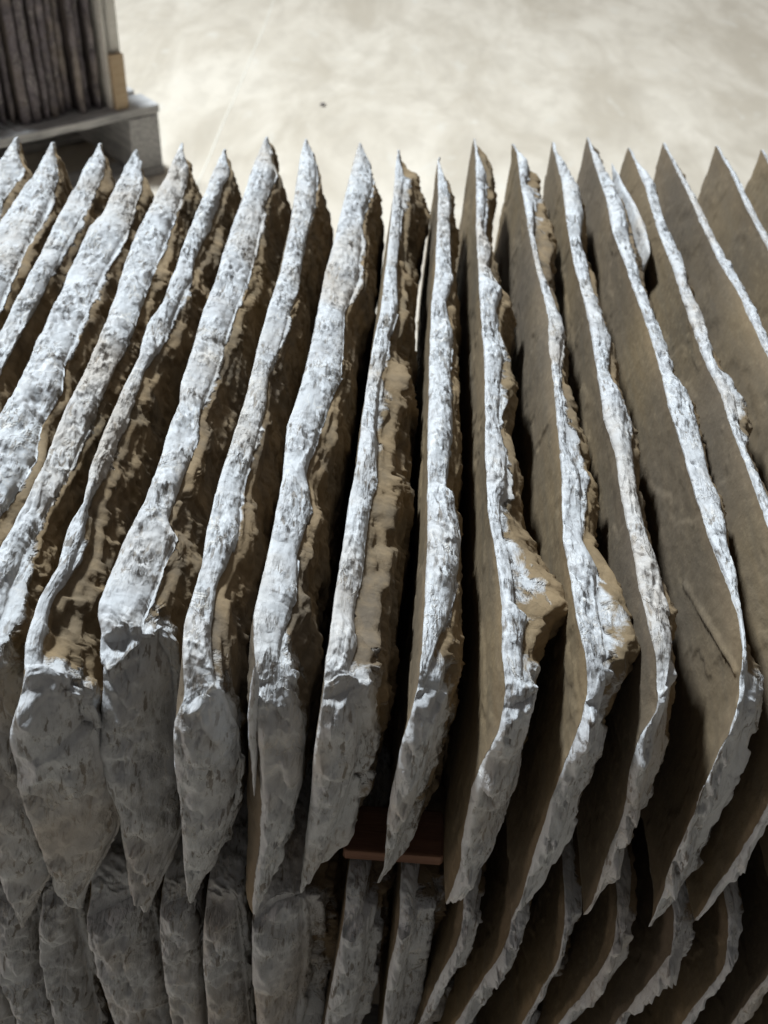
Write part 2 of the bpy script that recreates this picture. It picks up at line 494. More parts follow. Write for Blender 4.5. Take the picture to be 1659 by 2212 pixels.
    rim(V0[:, -1], V1[:, -1], iL[:, -1], iR[:, -1], np.array([0, 0, -1.0]), 0.0020, True, 0.8)
    rim(V0[0], V1[0], iL[0], iR[0], np.array([0, -1.0, 0]), 0.0042, True, 1.0)
    rim(V0[-1], V1[-1], iL[-1], iR[-1], np.array([0, 1.0, 0]), 0.0020, False, 0.8)
    V = np.concatenate(verts)
    # the near top corner is worn and uneven
    cd_ = np.hypot(V[:, 1] - yt, V[:, 2] - zt)
    cw = np.exp(-(cd_ / 0.022) ** 2)
    near = cw > 0.01
    vn = V[near]
    V[near, 1] += cw[near] * (0.009 + 0.010 * fbm(vn[:, 0] * 55 + sd, vn[:, 1] * 40, vn[:, 2] * 40, seed + 90, 4))
    V[near, 2] += cw[near] * (-0.007 + 0.010 * fbm(vn[:, 0] * 55 + sd, vn[:, 1] * 40, vn[:, 2] * 40, seed + 91, 4))
    E = np.concatenate(edges); SD = np.zeros(len(E)); SD[nL:2 * nL] = 1.0; Q = np.concatenate(quads)
    loc = (float(V[:, 0].mean()), float(V[:, 1].mean()), float(zb))
    return mesh_from(name, V, Q, STONE, True, {'edge': E, 'side': SD}, None, loc)

ZA_T, ZA_B = ZTOP, ZTOP - 0.245
ZB_T, ZB_B = ZTOP - 0.267, ZTOP - 0.535

def nad(xc, yc=1510, yb=1990):      # foot of an upright line seen at xc
    return 650 + (xc - 650) * (3640 - yb) / (3640 - yc)

# each slab of the upper row: top edge left limit, right limit, near edge left limit, right limit
UP = []
def up(TL, TR, FL, FR, T, label, **kw):
    UP.append((TL, TR, FL, FR, T, label, kw))

def far_left(tip, pts_l, pts_r, xc, w, yb=2000):
    TL = [tip] + pts_l + [(xc, 1500)]
    TR = [(tip[0] + 8, tip[1] + 8)] + pts_r + [(xc + w, 1500)]
    FL = [(xc, 1510), (nad(xc), yb)]
    FR = [(xc + 20, 1510), (xc + 110, 1600), (nad(xc) + 75, 1850), (nad(xc) + 12, yb)]
    return TL, TR, FL, FR

up(*far_left((36, 292), [(0, 345), (-150, 590)], [(50, 345), (0, 420), (-60, 560)], -770, 70), 0.036,
   'slab at the left end of the upper row, only its tip in view')
up(*far_left((114, 300), [(90, 350), (50, 410), (0, 480), (-120, 700)], [(122, 370), (95, 445), (55, 510), (15, 590), (0, 648), (-60, 760)], -610, 80), 0.038,
   'broad whitish edged slab, second from the left end of the upper row')
up(*far_left((216, 305), [(185, 360), (150, 425), (115, 490), (75, 575), (40, 640), (0, 718), (-90, 880)], [(237, 335), (200, 395), (165, 465), (135, 520), (100, 598), (75, 648), (30, 728), (0, 788), (-50, 880)], -450, 80), 0.034,
   'slab with a thin pale top edge, third from the left end of the upper row')
up(*far_left((295, 320), [(270, 360), (220, 465), (195, 490), (160, 560), (130, 635), (100, 693), (60, 788), (25, 858), (0, 900), (-100, 1100)],
             [(317, 330), (300, 395), (275, 485), (225, 560), (198, 620), (165, 693), (135, 773), (130, 823), (85, 893), (70, 968), (0, 1078), (-60, 1180)], -290, 95), 0.040,
   'slab with a very wide streaky grey edge, fourth tip from the left', blunt=0.35)
up([(392, 305), (370, 360), (340, 415), (295, 505), (265, 583), (250, 638), (210, 748), (170, 828), (135, 898), (95, 1003), (55, 1088), (0, 1188), (-125, 1480)],
   [(404, 320), (412, 350), (395, 400), (370, 465), (345, 530), (322, 585), (300, 648), (285, 698), (240, 793), (200, 873), (170, 943), (145, 1003), (100, 1083), (40, 1200), (0, 1306), (-50, 1420), (-90, 1480)],
   [(-125, 1490), (-60, 1700), (0, 1890), (45, 2013)], [(-70, 1490), (40, 1650), (95, 1800), (105, 1940), (50, 2013)], 0.040,
   'slab with a brown ragged flank, its foot the leftmost hanging tip')
up([(485, 320), (465, 360), (440, 425), (400, 520), (385, 565), (368, 610), (350, 658), (317, 703), (300, 773), (255, 863), (220, 948), (195, 1013), (180, 1083), (145, 1143), (125, 1226), (85, 1291), (50, 1391), (32, 1490)],
   [(495, 330), (505, 355), (480, 390), (450, 480), (420, 545), (412, 590), (395, 618), (360, 703), (345, 738), (310, 793), (280, 878), (240, 968), (215, 1028), (190, 1083), (175, 1146), (150, 1226), (110, 1291), (75, 1391), (60, 1490)],
   [(30, 1500), (17, 1581), (40, 1681), (75, 1774), (115, 1899), (175, 1974)], [(90, 1510), (170, 1600), (235, 1700), (255, 1790), (240, 1880), (180, 1974)], 0.044,
   'slab whose broad grey near end bulges out smoothly at far left')
up([(575, 292), (550, 350), (520, 440), (485, 535), (465, 608), (442, 663), (410, 768), (390, 828), (387, 873), (370, 913), (340, 1013), (310, 1088), (278, 1145), (245, 1226), (202, 1326), (197, 1386)],
   [(583, 310), (595, 360), (570, 425), (555, 500), (533, 590), (505, 658), (480, 733), (460, 793), (430, 873), (425, 933), (395, 1013), (362, 1105), (381, 1140), (350, 1201), (320, 1276), (290, 1346), (262, 1396)],
   [(210, 1400), (212, 1506), (202, 1636), (225, 1731), (250, 1784), (272, 1939), (305, 2016)], [(290, 1400), (350, 1520), (372, 1650), (392, 1760), (385, 1874), (360, 1939), (312, 2016)], 0.046,
   'slab with the widest white edge, broken off in a dark step near us', corner=0.004, spike=(0.012, 0.004, 0.012))
up([(660, 297), (650, 330), (640, 395), (625, 500), (605, 590), (585, 648), (560, 738), (535, 843), (500, 953), (475, 1028), (447, 1145), (435, 1226), (395, 1351), (385, 1456), (390, 1500)],
   [(668, 310), (685, 340), (680, 425), (665, 485), (652, 560), (645, 613), (620, 673), (600, 743), (580, 803), (575, 853), (550, 943), (520, 1043), (508, 1145), (495, 1181), (465, 1256), (450, 1356), (450, 1490)],
   [(390, 1505), (372, 1556), (375, 1656), (390, 1734), (397, 1874), (410, 1959)], [(450, 1505), (490, 1580), (520, 1660), (512, 1760), (500, 1809), (475, 1874), (425, 1959)], 0.040,
   'slab with a blunt cut off foot, right of the one with a step')
up([(777, 305), (765, 345), (745, 425), (720, 525), (702, 590), (690, 653), (670, 753), (650, 833), (620, 923), (610, 1033), (595, 1108), (582, 1180), (565, 1251), (547, 1326), (545, 1406), (543, 1480)],
   [(790, 318), (807, 345), (805, 390), (785, 450), (780, 520), (776, 578), (745, 653), (740, 793), (720, 833), (690, 913), (660, 1003), (675, 1083), (662, 1110), (647, 1160), (642, 1181), (640, 1276), (615, 1331), (590, 1420), (575, 1490)],
   [(546, 1490), (553, 1560), (562, 1640), (566, 1700), (566, 1800), (556, 1870), (550, 1920), (545, 1985)], [(600, 1490), (650, 1560), (665, 1650), (660, 1740), (635, 1800), (610, 1850), (570, 1985)], 0.040,
   'broad slab with a thin pointed splinter hanging down its near edge', corner=0.006, blunt=0.3)
up([(860, 320), (855, 350), (845, 475), (835, 565), (822, 673), (804, 753), (792, 833), (780, 918), (770, 1003), (752, 1093), (745, 1145), (730, 1236), (710, 1386), (697, 1456), (697, 1500)],
   [(864, 330), (872, 360), (867, 425), (864, 500), (858, 590), (860, 653), (840, 718), (837, 753), (825, 793), (810, 903), (815, 1018), (800, 1078), (788, 1150), (785, 1196), (765, 1321), (770, 1376), (735, 1486), (728, 1500)],
   [(697, 1506), (680, 1606), (670, 1731), (655, 1849), (647, 1936)], [(745, 1510), (785, 1590), (780, 1684), (735, 1809), (700, 1879), (655, 1936)], 0.044, 
   'slab with a slim white edge, just left of the deep gap over the batten', dT=0.022, Tmax=0.056, bumps=((738, 775, 1250, 0.008, 0.006),))
up([(949, 337), (945, 350), (947, 425), (944, 500), (940, 590), (932, 653), (927, 778), (924, 928), (924, 1053), (924, 1118), (922, 1206), (919, 1306), (912, 1406), (902, 1506)],
   [(952, 345), (962, 375), (972, 415), (974, 500), (979, 565), (981, 590), (962, 643), (979, 703), (974, 753), (979, 903), (964, 1043), (984, 1053), (996, 1155), (994, 1206), (969, 1321), (944, 1381), (922, 1456), (912, 1500)],
   [(902, 1512), (869, 1596), (839, 1746), (834, 1809), (829, 1874), (812, 1916)], [(990, 1470), (974, 1556), (944, 1646), (904, 1746), (879, 1769), (859, 1829), (818, 1916)], 0.030,
   'slab standing over the red brown batten, its white edge ending in a smooth blade')
up([(1023, 298), (1027, 325), (1029, 400), (1029, 500), (1034, 590), (1039, 678), (1047, 778), (1049, 903), (1047, 978), (1054, 1103), (1074, 1206), (1087, 1306), (1084, 1406), (1097, 1510)],
   [(1027, 310), (1047, 365), (1049, 425), (1045, 490), (1064, 525), (1052, 575), (1087, 613), (1074, 653), (1072, 703), (1089, 753), (1079, 833), (1079, 903), (1092, 953), (1094, 1053), (1079, 1078), (1084, 1153), (1102, 1196), (1114, 1306), (1144, 1321), (1129, 1381), (1129, 1456), (1124, 1510)],
   [(1097, 1516), (1079, 1581), (1044, 1646), (1019, 1706), (1009, 1759), (997, 1824), (997, 1864), (962, 1964)],
   [(1180, 1500), (1172, 1556), (1149, 1656), (1129, 1740), (1104, 1829), (1064, 1874), (1024, 1939), (970, 1964)], 0.036,
   'slab with a large sandy ledge jutting from its right side', ledge=0.6, dT=0.010,
   bumps=((1080, 1262, 1345, 0.030, 0.004), (690, 800, 1000, 0.010, 0.004)))
up([(1105, 308), (1117, 330), (1124, 390), (1139, 475), (1154, 555), (1169, 613), (1187, 678), (1187, 743), (1199, 833), (1204, 903), (1212, 993), (1215, 1075), (1216, 1160), (1234, 1256), (1244, 1331), (1264, 1406), (1279, 1500)],
   [(1110, 318), (1147, 345), (1134, 390), (1154, 425), (1154, 500), (1169, 575), (1194, 628), (1222, 703), (1209, 778), (1214, 853), (1222, 953), (1254, 1008), (1257, 1078), (1260, 1153), (1294, 1206), (1289, 1271), (1304, 1346), (1312, 1416), (1297, 1490)],
   [(1279, 1506), (1259, 1556), (1219, 1656), (1189, 1731), (1169, 1799), (1149, 1859), (1129, 1934), (1104, 1999)],
   [(1320, 1506), (1304, 1560), (1272, 1656), (1255, 1740), (1229, 1809), (1194, 1879), (1150, 1950), (1110, 1999)], 0.036,
   'slab with a thin white edge and a long crumbling brown shelf', ledge=0.6, dT=0.012,
   bumps=((340, 450, 640, 0.012, 0.006), (800, 1000, 1180, 0.008, 0.003), (1150, 1340, 1450, 0.016, 0.003)))
up([(1193, 305), (1197, 325), (1214, 390), (1224, 475), (1239, 565), (1254, 618), (1272, 693), (1289, 793), (1304, 903), (1329, 978), (1344, 1078), (1362, 1160), (1384, 1271), (1404, 1366), (1424, 1431), (1439, 1481)],
   [(1198, 312), (1224, 350), (1254, 400), (1264, 450), (1254, 500), (1271, 560), (1282, 613), (1302, 668), (1324, 718), (1314, 793), (1344, 843), (1364, 913), (1372, 978), (1384, 1078), (1402, 1153), (1419, 1191), (1449, 1281), (1464, 1326), (1449, 1436), (1446, 1481)],
   [(1439, 1486), (1419, 1546), (1384, 1596), (1359, 1666), (1354, 1735), (1334, 1799), (1304, 1874), (1289, 1929), (1259, 1986)],
   [(1462, 1486), (1434, 1581), (1410, 1702), (1379, 1799), (1349, 1889), (1300, 1940), (1264, 1986)], 0.034,
   'slab with a lumpy white edge, left of the one with widest brown face')
up([(1268, 295), (1282, 345), (1309, 425), (1324, 500), (1352, 575), (1374, 638), (1404, 718), (1429, 803), (1444, 873), (1474, 968), (1494, 1043), (1529, 1152), (1569, 1251), (1594, 1321), (1607, 1406), (1614, 1516)],
   [(1275, 305), (1304, 350), (1334, 400), (1349, 430), (1359, 490), (1380, 580), (1412, 668), (1447, 738), (1454, 793), (1499, 843), (1519, 923), (1534, 1003), (1564, 1078), (1579, 1178), (1594, 1231), (1602, 1331), (1614, 1406), (1620, 1516)],
   [(1614, 1520), (1594, 1556), (1554, 1626), (1524, 1690), (1499, 1759), (1474, 1809), (1449, 1869), (1434, 1919), (1399, 2009)],
   [(1619, 1520), (1611, 1560), (1589, 1631), (1564, 1721), (1559, 1744), (1529, 1814), (1489, 1904), (1444, 1959), (1404, 2009)], 0.030,
   'slab with the widest smooth brown left face, loose flake near its far tip',
   ridge=((1478, 1262), (1592, 1452)))
up([(1357, 315), (1374, 350), (1399, 415), (1419, 490), (1449, 565), (1474, 643), (1499, 713), (1529, 793), (1559, 848), (1579, 918), (1609, 993), (1649, 1103), (1720, 1300), (1785, 1510)],
   [(1362, 322), (1384, 350), (1419, 400), (1434, 465), (1474, 540), (1489, 613), (1529, 693), (1544, 768), (1589, 853), (1609, 953), (1649, 1040), (1680, 1120), (1750, 1300), (1795, 1510)],
   [(1785, 1515), (1657, 1745), (1629, 1799), (1589, 1859), (1539, 1929), (1499, 1999)], [(1800, 1515), (1720, 1700), (1680, 1780), (1610, 1880), (1560, 1935), (1504, 1999)], 0.030,
   'slab with a knobbly white edge, its near corner just past the frame', bumps=((700, 840, 1050, 0.014, 0.003),))
up([(1432, 305), (1439, 320), (1489, 420), (1519, 490), (1549, 555), (1594, 626), (1629, 703), (1654, 753), (1800, 1080), (1955, 1510)],
   [(1436, 312), (1458, 345), (1505, 420), (1538, 490), (1573, 555), (1612, 615), (1650, 700), (1676, 753), (1825, 1080), (1970, 1510)],
   [(1955, 1515), (1665, 1995)], [(1990, 1515), (1880, 1720), (1672, 1995)], 0.028,
   'slab with a fine beaded white edge, third tip from the right')
up([(1546, 310), (1584, 380), (1614, 450), (1654, 525), (1740, 700), (2130, 1510)],
   [(1550, 316), (1595, 380), (1632, 450), (1672, 525), (1762, 700), (2150, 1510)],
   [(2130, 1515), (1795, 1995)], [(2165, 1515), (2020, 1720), (1803, 1995)], 0.028,
   'slab with a tall triangular dark face, second tip from the right')
up([(1644, 320), (1700, 420), (1800, 600), (2300, 1510)],
   [(1648, 326), (1716, 420), (1820, 600), (2320, 1510)],
   [(2300, 1515), (1925, 1995)], [(2335, 1515), (2160, 1720), (1933, 1995)], 0.028,
   'rightmost slab of the upper row, only a dark tip showing')

def flake(parent, name, pts, wid, down, thick, seed):
    # a thin chip of stone following world points; wid across x, thick along 'down'
    pts = np.array(pts); n0 = len(pts); n = 60
    q = np.linspace(0, n0 - 1, n)
    P = np.stack([np.interp(q, np.arange(n0), pts[:, c_]) for c_ in range(3)], 1)
    w = np.interp(q, np.arange(len(wid)) * (n0 - 1) / (len(wid) - 1), wid)
    m = 14
    a = np.linspace(0, 2 * math.pi, m + 1)
    down = np.asarray(down, float)
    A, Q_ = np.meshgrid(a, np.arange(n), indexing='xy')
    cx_ = np.sign(np.cos(A)) * np.abs(np.cos(A)) ** 0.7; cy_ = np.sign(np.sin(A)) * np.abs(np.sin(A)) ** 0.7
    tw = np.minimum(1, w / max(w) * 1.6)[:, None] * thick
    V = P[:, None, :] + np.array([1.0, 0, 0]) * (cx_ * w[:, None] / 2)[..., None] + down * ((1 - cy_) * tw / 2)[..., None]
    nz_ = 0.0011 * fbm(V[..., 0] * 150, V[..., 1] * 70, V[..., 2] * 70, seed, 3) * np.minimum(1, w / 0.003)[:, None]
    nz_[:, -1] = nz_[:, 0]
    V = V + nz_[..., None]
    V = V.reshape(-1, 3)
    o_ = mesh_from(name, V, grid_quads(np.arange(n * (m + 1)).reshape(n, m + 1)), STONE, True,
                   {'edge': np.full(len(V), 1.0)}, None, tuple(pts[0]))
    o_.parent = parent
    o_.matrix_parent_inverse = Matrix.Translation(parent.location).inverted()
    return o_

GROUP_UP = 'stone slabs standing on edge in the upper row'
for i, (TL, TR, FL, FR, T, label, kw) in enumerate(UP):
    inview = 4 <= i <= 15
    o = build_slab('stone_slab', TL, TR, FL, FR, ZA_T, ZA_B, T, 11 + i * 3,
                   N=760 if inview else 480, M=84 if inview else 44, K=30, **kw)
    tag(o, label, 'stone slab', GROUP_UP, 'thing')
    if i == 8:
        yt_ = on_z(543, 1480, ZA_T)[1]
        fp = [on_front(x_, y_, yt_ - 0.003, ZA_T, yt_ - 0.030, ZA_B) for x_, y_ in [(549, 1440), (546, 1500), (545, 1560), (546, 1640), (549, 1720)]]
        flake(o, 'splinter', fp, [0.0003, 0.0050, 0.0060, 0.0050, 0.0005], (0, 1, 0), 0.012, 71)
    if i == 14:
        fp = [on_z(x_, y_, ZA_T - 0.004) for x_, y_ in [(1322, 352), (1346, 400), (1370, 440), (1388, 480), (1400, 520), (1404, 548)]]
        flake(o, 'flake', fp, [0.0003, 0.006, 0.008, 0.010, 0.009, 0.0003], (0, 0, -1), 0.05, 73)

# lower row: near edge limits (left, right) in picture units
LOW = [
    ([(-215, 1960), (-150, 2212)], [(-110, 2000), (-80, 2212)], 'grey slab of the lower row, leftmost and mostly outside the frame'),
    ([(-120, 1950), (-80, 2109), (-50, 2212)], [(-30, 1960), (0, 2080), (20, 2212)], 'dark slab end in the lower left picture corner'),
    ([(-20, 1950), (0, 2109), (45, 2212)], [(80, 1980), (100, 2100), (120, 2212)], 'mottled grey slab end below the leftmost hanging tip'),
    ([(80, 1950), (85, 2074), (105, 2159), (120, 2212)], [(170, 1985), (215, 2100), (240, 2212)], 'smooth grey slab end just left of the pitted light one in the lower row'),
    ([(172, 1960), (215, 2124), (245, 2212)], [(330, 1990), (350, 2100), (372, 2212)], 'widest lower slab end, pitted and light, its top corner broken off'),
    ([(340, 1970), (355, 2109), (372, 2212)], [(432, 1970), (440, 2100), (450, 2212)], 'narrow dark slab end just right of the pitted light one'),
    ([(435, 1939), (440, 2109), (452, 2212)], [(505, 1960), (520, 2100), (535, 2212)], 'grey rounded slab end below the slab with the cut off foot'),
    ([(540, 1950), (545, 2109), (557, 2212)], [(650, 1960), (660, 2109), (650, 2212)], 'tall pale slab end left of the dark gap under the batten'),
    ([(745, 1930), (745, 1984), (720, 2109), (700, 2212)], [(785, 1930), (800, 2009), (795, 2150), (780, 2212)], 'slab end standing right under the red brown batten'),
    ([(872, 1900), (865, 2009), (840, 2094), (825, 2212)], [(900, 1900), (905, 1980), (885, 2060), (850, 2212)], 'slim slab end under the right part of the batten'),
    ([(1015, 1960), (1010, 2019), (950, 2109), (905, 2212)], [(1029, 1959), (1025, 2020), (990, 2099), (930, 2212)], 'narrow slab end below the slab with the sandy ledge'),
    ([(1120, 2000), (1110, 2029), (1050, 2109), (985, 2212)], [(1140, 2000), (1145, 2034), (1105, 2109), (1030, 2212)], 'pale slab end below the slab with the crumbling shelf'),
    ([(1240, 1990), (1229, 2039), (1190, 2109), (1130, 2212)], [(1246, 1990), (1243, 2030), (1205, 2109), (1150, 2212)], 'thinnest slab end of the lower row, a curved line'),
    ([(1355, 2010), (1345, 2029), (1280, 2124), (1210, 2212)], [(1368, 2010), (1375, 2030), (1320, 2119), (1240, 2212)], 'slab end just right of the thinnest one in the lower row'),
    ([(1495, 2005), (1488, 2030), (1405, 2119), (1330, 2212)], [(1502, 2005), (1500, 2030), (1480, 2120), (1372, 2212)], 'knobbly broad light slab end low on the right'),
    ([(1620, 2015), (1610, 2039), (1555, 2109), (1475, 2212)], [(1630, 2015), (1632, 2040), (1580, 2109), (1500, 2212)], 'slab end with a sharp bend, second from the right in the lower row'),
    ([(1745, 2020), (1659, 2104), (1580, 2212)], [(1765, 2020), (1690, 2109), (1620, 2212)], 'slab end crossing the lower right picture corner'),
    ([(1870, 2020), (1700, 2212)], [(1890, 2020), (1730, 2212)], 'outermost slab on the right of the lower row'),
]
for i, (FL, FR, label) in enumerate(LOW):
    # the upright near face of the lower row
    yplane = 0.392
    def on_y(px, py):
        r = ray(px, py)
        return CAM + r * ((yplane - CAM[1]) / r[1])
    pts = [on_y(*p) for p in FL]
    top = pts[0]; 
    # top edge runs straight back from the near corner
    def proj(p):
        d = np.asarray(p) - CAM
        v = np.array([AX[0] * d[0] + AY[0] * d[1] + AZ[0] * d[2], AX[1] * d[0] + AY[1] * d[1] + AZ[1] * d[2], AX[2] * d[0] + AY[2] * d[1] + AZ[2] * d[2]])
        return (CX + FPX * v[0] / v[2], CY + FPX * v[1] / v[2])
    w0 = (on_y(*FR[0]) - on_y(*FL[0]))[0]
    yaw = {7: 0.0, 8: 0.008, 9: 0.0}.get(i, 0.02 * math.sin(i * 2.1))
    rs = np.random.RandomState(100 + i)
    TLp = []; TRp = []
    for q in np.linspace(0, 1, 14):
        yy = yplane + q * 0.86
        xx = top[0] + yaw * q + rs.uniform(-0.002, 0.002)
        wd = w0 * 0.7 + 0.012 + rs.uniform(-0.006, 0.006)
        if q == 1:
            wd = 0.006
        if q == 0:
            wd = min(wd, w0 * 0.6 + 0.003)
        TLp.append(proj((xx, yy, ZB_T))); TRp.append(proj((xx + wd, yy, ZB_T)))
    # lower ends of the near edge, below the frame
    a, b_ = np.array(FL[-2]), np.array(FL[-1])
    e = b_ + (b_ - a) / (b_[1] - a[1]) * 160
    FLx = FL + [tuple(e)]
    ar, br = np.array(FR[-2]), np.array(FR[-1])
    FRx = FR + [tuple(br + (br - ar) / (br[1] - ar[1]) * 160)]
    nx_ = LOW[i + 1][0] if i + 1 < len(LOW) else [(p[0] + 120, p[1]) for p in FL]
    gap_ = (on_y(*nx_[0]) - on_y(*FL[0]))[0]
    wmax = max((on_y(*r_)[0] - on_y(*l_)[0]) for l_, r_ in zip([np.array(FL[-1])], [np.array(FR[-1])]))
    o = build_slab('stone_slab', TLp, TRp, FLx, FRx, ZB_T, ZB_B, float(np.clip(gap_ * (0.94 if i in (6, 7, 8, 9) else 0.72), 0.024, 0.085)), 201 + i * 3,
                   N=260, M=190, K=30, spow=2.0, rag=0.3, dT=0.05, Tmax=0.09, corner=0.026 if i == 4 else 0.010)
    tag(o, label, 'stone slab', 'stone slabs standing on edge in the lower row', 'thing')

# ---------------------------------------------------------------- wood
def wood_material(name, c1, c2, scale=1.0):
    k = NT(name)
    tc = k.n('ShaderNodeTexCoord').outputs['Object']
    g = k.noise(k.mapping(tc, (1.2, 14, 14)), 9.0 * scale, 6, 0.6, 0.5)
    n = k.noise(tc, 14.0, 5, 0.6)
    c = k.mix(k.ramp(g, [(0.3, G(0)), (0.7, G(1))]), c1, c2)
    c = k.mix(k.math('MULTIPLY', k.ramp(n, [(0.5, G(0)), (0.72, G(1))]), 0.4), c, tuple(x * 0.6 for x in c1))
    k.l(c, k.b.inputs['Base Color'])
    k.b.inputs['Roughness'].default_value = 0.8
    k.l(k.bump(g, 0.5, 0.002), k.b.inputs['Normal'])
    return k.m

W_BATTEN = wood_material('reddish_wood', (0.15, 0.068, 0.040), (0.23, 0.115, 0.07))
W_GREY = wood_material('weathered_wood', (0.24, 0.235, 0.235), (0.56, 0.54, 0.52))
W_PALE = wood_material('pale_wood', (0.62, 0.59, 0.53), (0.74, 0.71, 0.66))
W_TAN = wood_material('tan_wood', (0.42, 0.30, 0.18), (0.52, 0.40, 0.27))

def box_mesh(name, size, mat, parent=None, loc=(0, 0, 0), rotz=0.0, bev=0.003, seed=0, rough=0.0):
    sx, sy, sz = size
    nx = max(2, int(sx / 0.03)); 
    def lin(a, n):
        return np.linspace(-a / 2, a / 2, n)
    # a ring of bevelled section lofted along the longest (x) direction
    sec = []
    b = min(bev, sy / 3, sz / 3)
    for cx_, cy_, a0 in ((sy / 2 - b, sz / 2 - b, 0), (-sy / 2 + b, sz / 2 - b, 90), (-sy / 2 + b, -sz / 2 + b, 180), (sy / 2 - b, -sz / 2 + b, 270)):
        for q in (0, 45, 90):
            sec.append((cx_ + b * math.cos(math.radians(a0 + q)), cy_ + b * math.sin(math.radians(a0 + q))))
    sec = np.array(sec)
    xs = np.concatenate([[-sx / 2], np.linspace(-sx / 2 + b, sx / 2 - b, nx), [sx / 2]])
    P = []
    for j, x in enumerate(xs):
        kf = (1 - 2 * b / max(sy, sz)) if j in (0, len(xs) - 1) else 1.0
        wob = rough * fbm(x * 9, sec[:, 0] * 20, sec[:, 1] * 20, seed, 3) if rough else 0
        P.append(np.stack([np.full(12, x), sec[:, 0] * kf + wob, sec[:, 1] * kf + wob], 1))
    n = len(xs)
    V = np.concatenate(P + [np.array([[-sx / 2, 0, 0], [sx / 2, 0, 0]])])
    Q = []
    for j in range(n - 1):
        for q in range(12):
            a = j * 12 + q; b2 = j * 12 + (q + 1) % 12
            Q.append((a, b2, b2 + 12, a + 12))
    me = bpy.data.meshes.new(name)
    F = [tuple(q[::-1]) for q in Q]
    c0, c1 = n * 12, n * 12 + 1
    for q in range(12):
        F.append((c0, (q + 1) % 12, q))
        F.append((c1, (n - 1) * 12 + q, (n - 1) * 12 + (q + 1) % 12))
    me.from_pydata([tuple(v) for v in V.tolist()], [], F)
    me.update()
    import bmesh
    bm = bmesh.new(); bm.from_mesh(me); bmesh.ops.recalc_face_normals(bm, faces=bm.faces); bm.to_mesh(me); bm.free()
    me.materials.append(mat)
    o = bpy.data.objects.new(name, me)
    o.location = loc
    o.rotation_euler = (0, 0, rotz)
    COL.objects.link(o)
    if parent:
        o.parent = parent
    return o

def empty(name, loc, rz=0.0):
    o = bpy.data.objects.new(name, None)
    o.location = loc
    o.rotation_euler = (0, 0, rz)
    o.empty_display_size = 0.1
    COL.objects.link(o)
    return o

# battens between the two rows of slabs
zc = (ZA_B + ZB_T) / 2
xa_, xb_ = on_z(742, 1830, ZA_B)[0], on_z(958, 1830, ZA_B)[0]
b1 = box_mesh('batten', (float(xb_ - xa_), 0.044, 0.013), W_BATTEN, None, (float(xa_ + xb_) / 2, 0.464, ZA_B - 0.007), 0.0, 0.002, 3, 0.0006)
tag(b1, 'short red brown wooden batten lying between the rows, seen in the dark gap', 'batten')
W_DARK = wood_material('dark_wood', (0.10, 0.085, 0.07), (0.16, 0.14, 0.12))
b2 = box_mesh('batten', (2.4, 0.085, 0.018), W_DARK, None, (0.15, 1.06, zc), 0.0, 0.002, 5, 0.0006)
tag(b2, 'wooden batten under the far ends of the upper slabs', 'batten')

# the pallet that carries both rows
def pallet(name, loc, rz, L, Wd, hgt, mat, label, boards=7):
    root = empty(name, loc, rz)
    tag(root, label, 'pallet')
    bt = 0.022
    for i in range(boards):
        y = -Wd / 2 + 0.05 + (Wd - 0.10) * i / (boards - 1)
        box_mesh('deck_board', (L, 0.098, bt), mat, root, (0, y, hgt - bt / 2), 0, 0.003, i, 0.004)
    for i, x in enumerate((-L / 2 + 0.05, 0, L / 2 - 0.05)):
        box_mesh('stringer', (Wd - 0.004, 0.09, hgt - 2 * bt - 0.002), mat, root, (x, 0, hgt / 2), math.pi / 2, 0.003, i + 10, 0.004)
    for i in range(3):
        y = -Wd / 2 + 0.05 + (Wd - 0.10) * i / 2
        box_mesh('bottom_board', (L, 0.098, bt), mat, root, (0, y, bt / 2), 0, 0.003, i + 20, 0.001)
    return root

pallet('wooden_pallet', (0.15, 0.85, 0.0), 0.0, 2.4, 1.0, ZB_B - 0.002, W_GREY, 'wooden pallet on the floor carrying both rows of slabs')

# ---------------------------------------------------------------- far pallet with dark slates
HP = 0.19
p1 = on_z(0, 300, HP); p2 = on_z(345, 226, HP)
u = (p2 - p1)[:2]; u = u / np.linalg.norm(u)
ang = math.atan2(u[1], u[0])
vdir = np.array([-u[1], u[0]])
LP_, WP = 1.1, 0.75
cen = p2[:2] - u * LP_ / 2 + vdir * WP / 2
far = pallet('wooden_pallet', (float(cen[0]), float(cen[1]), 0.0), ang, LP_, WP, HP, W_GREY,
             'weathered grey pallet standing on the floor behind, under the dark slates', boards=6)

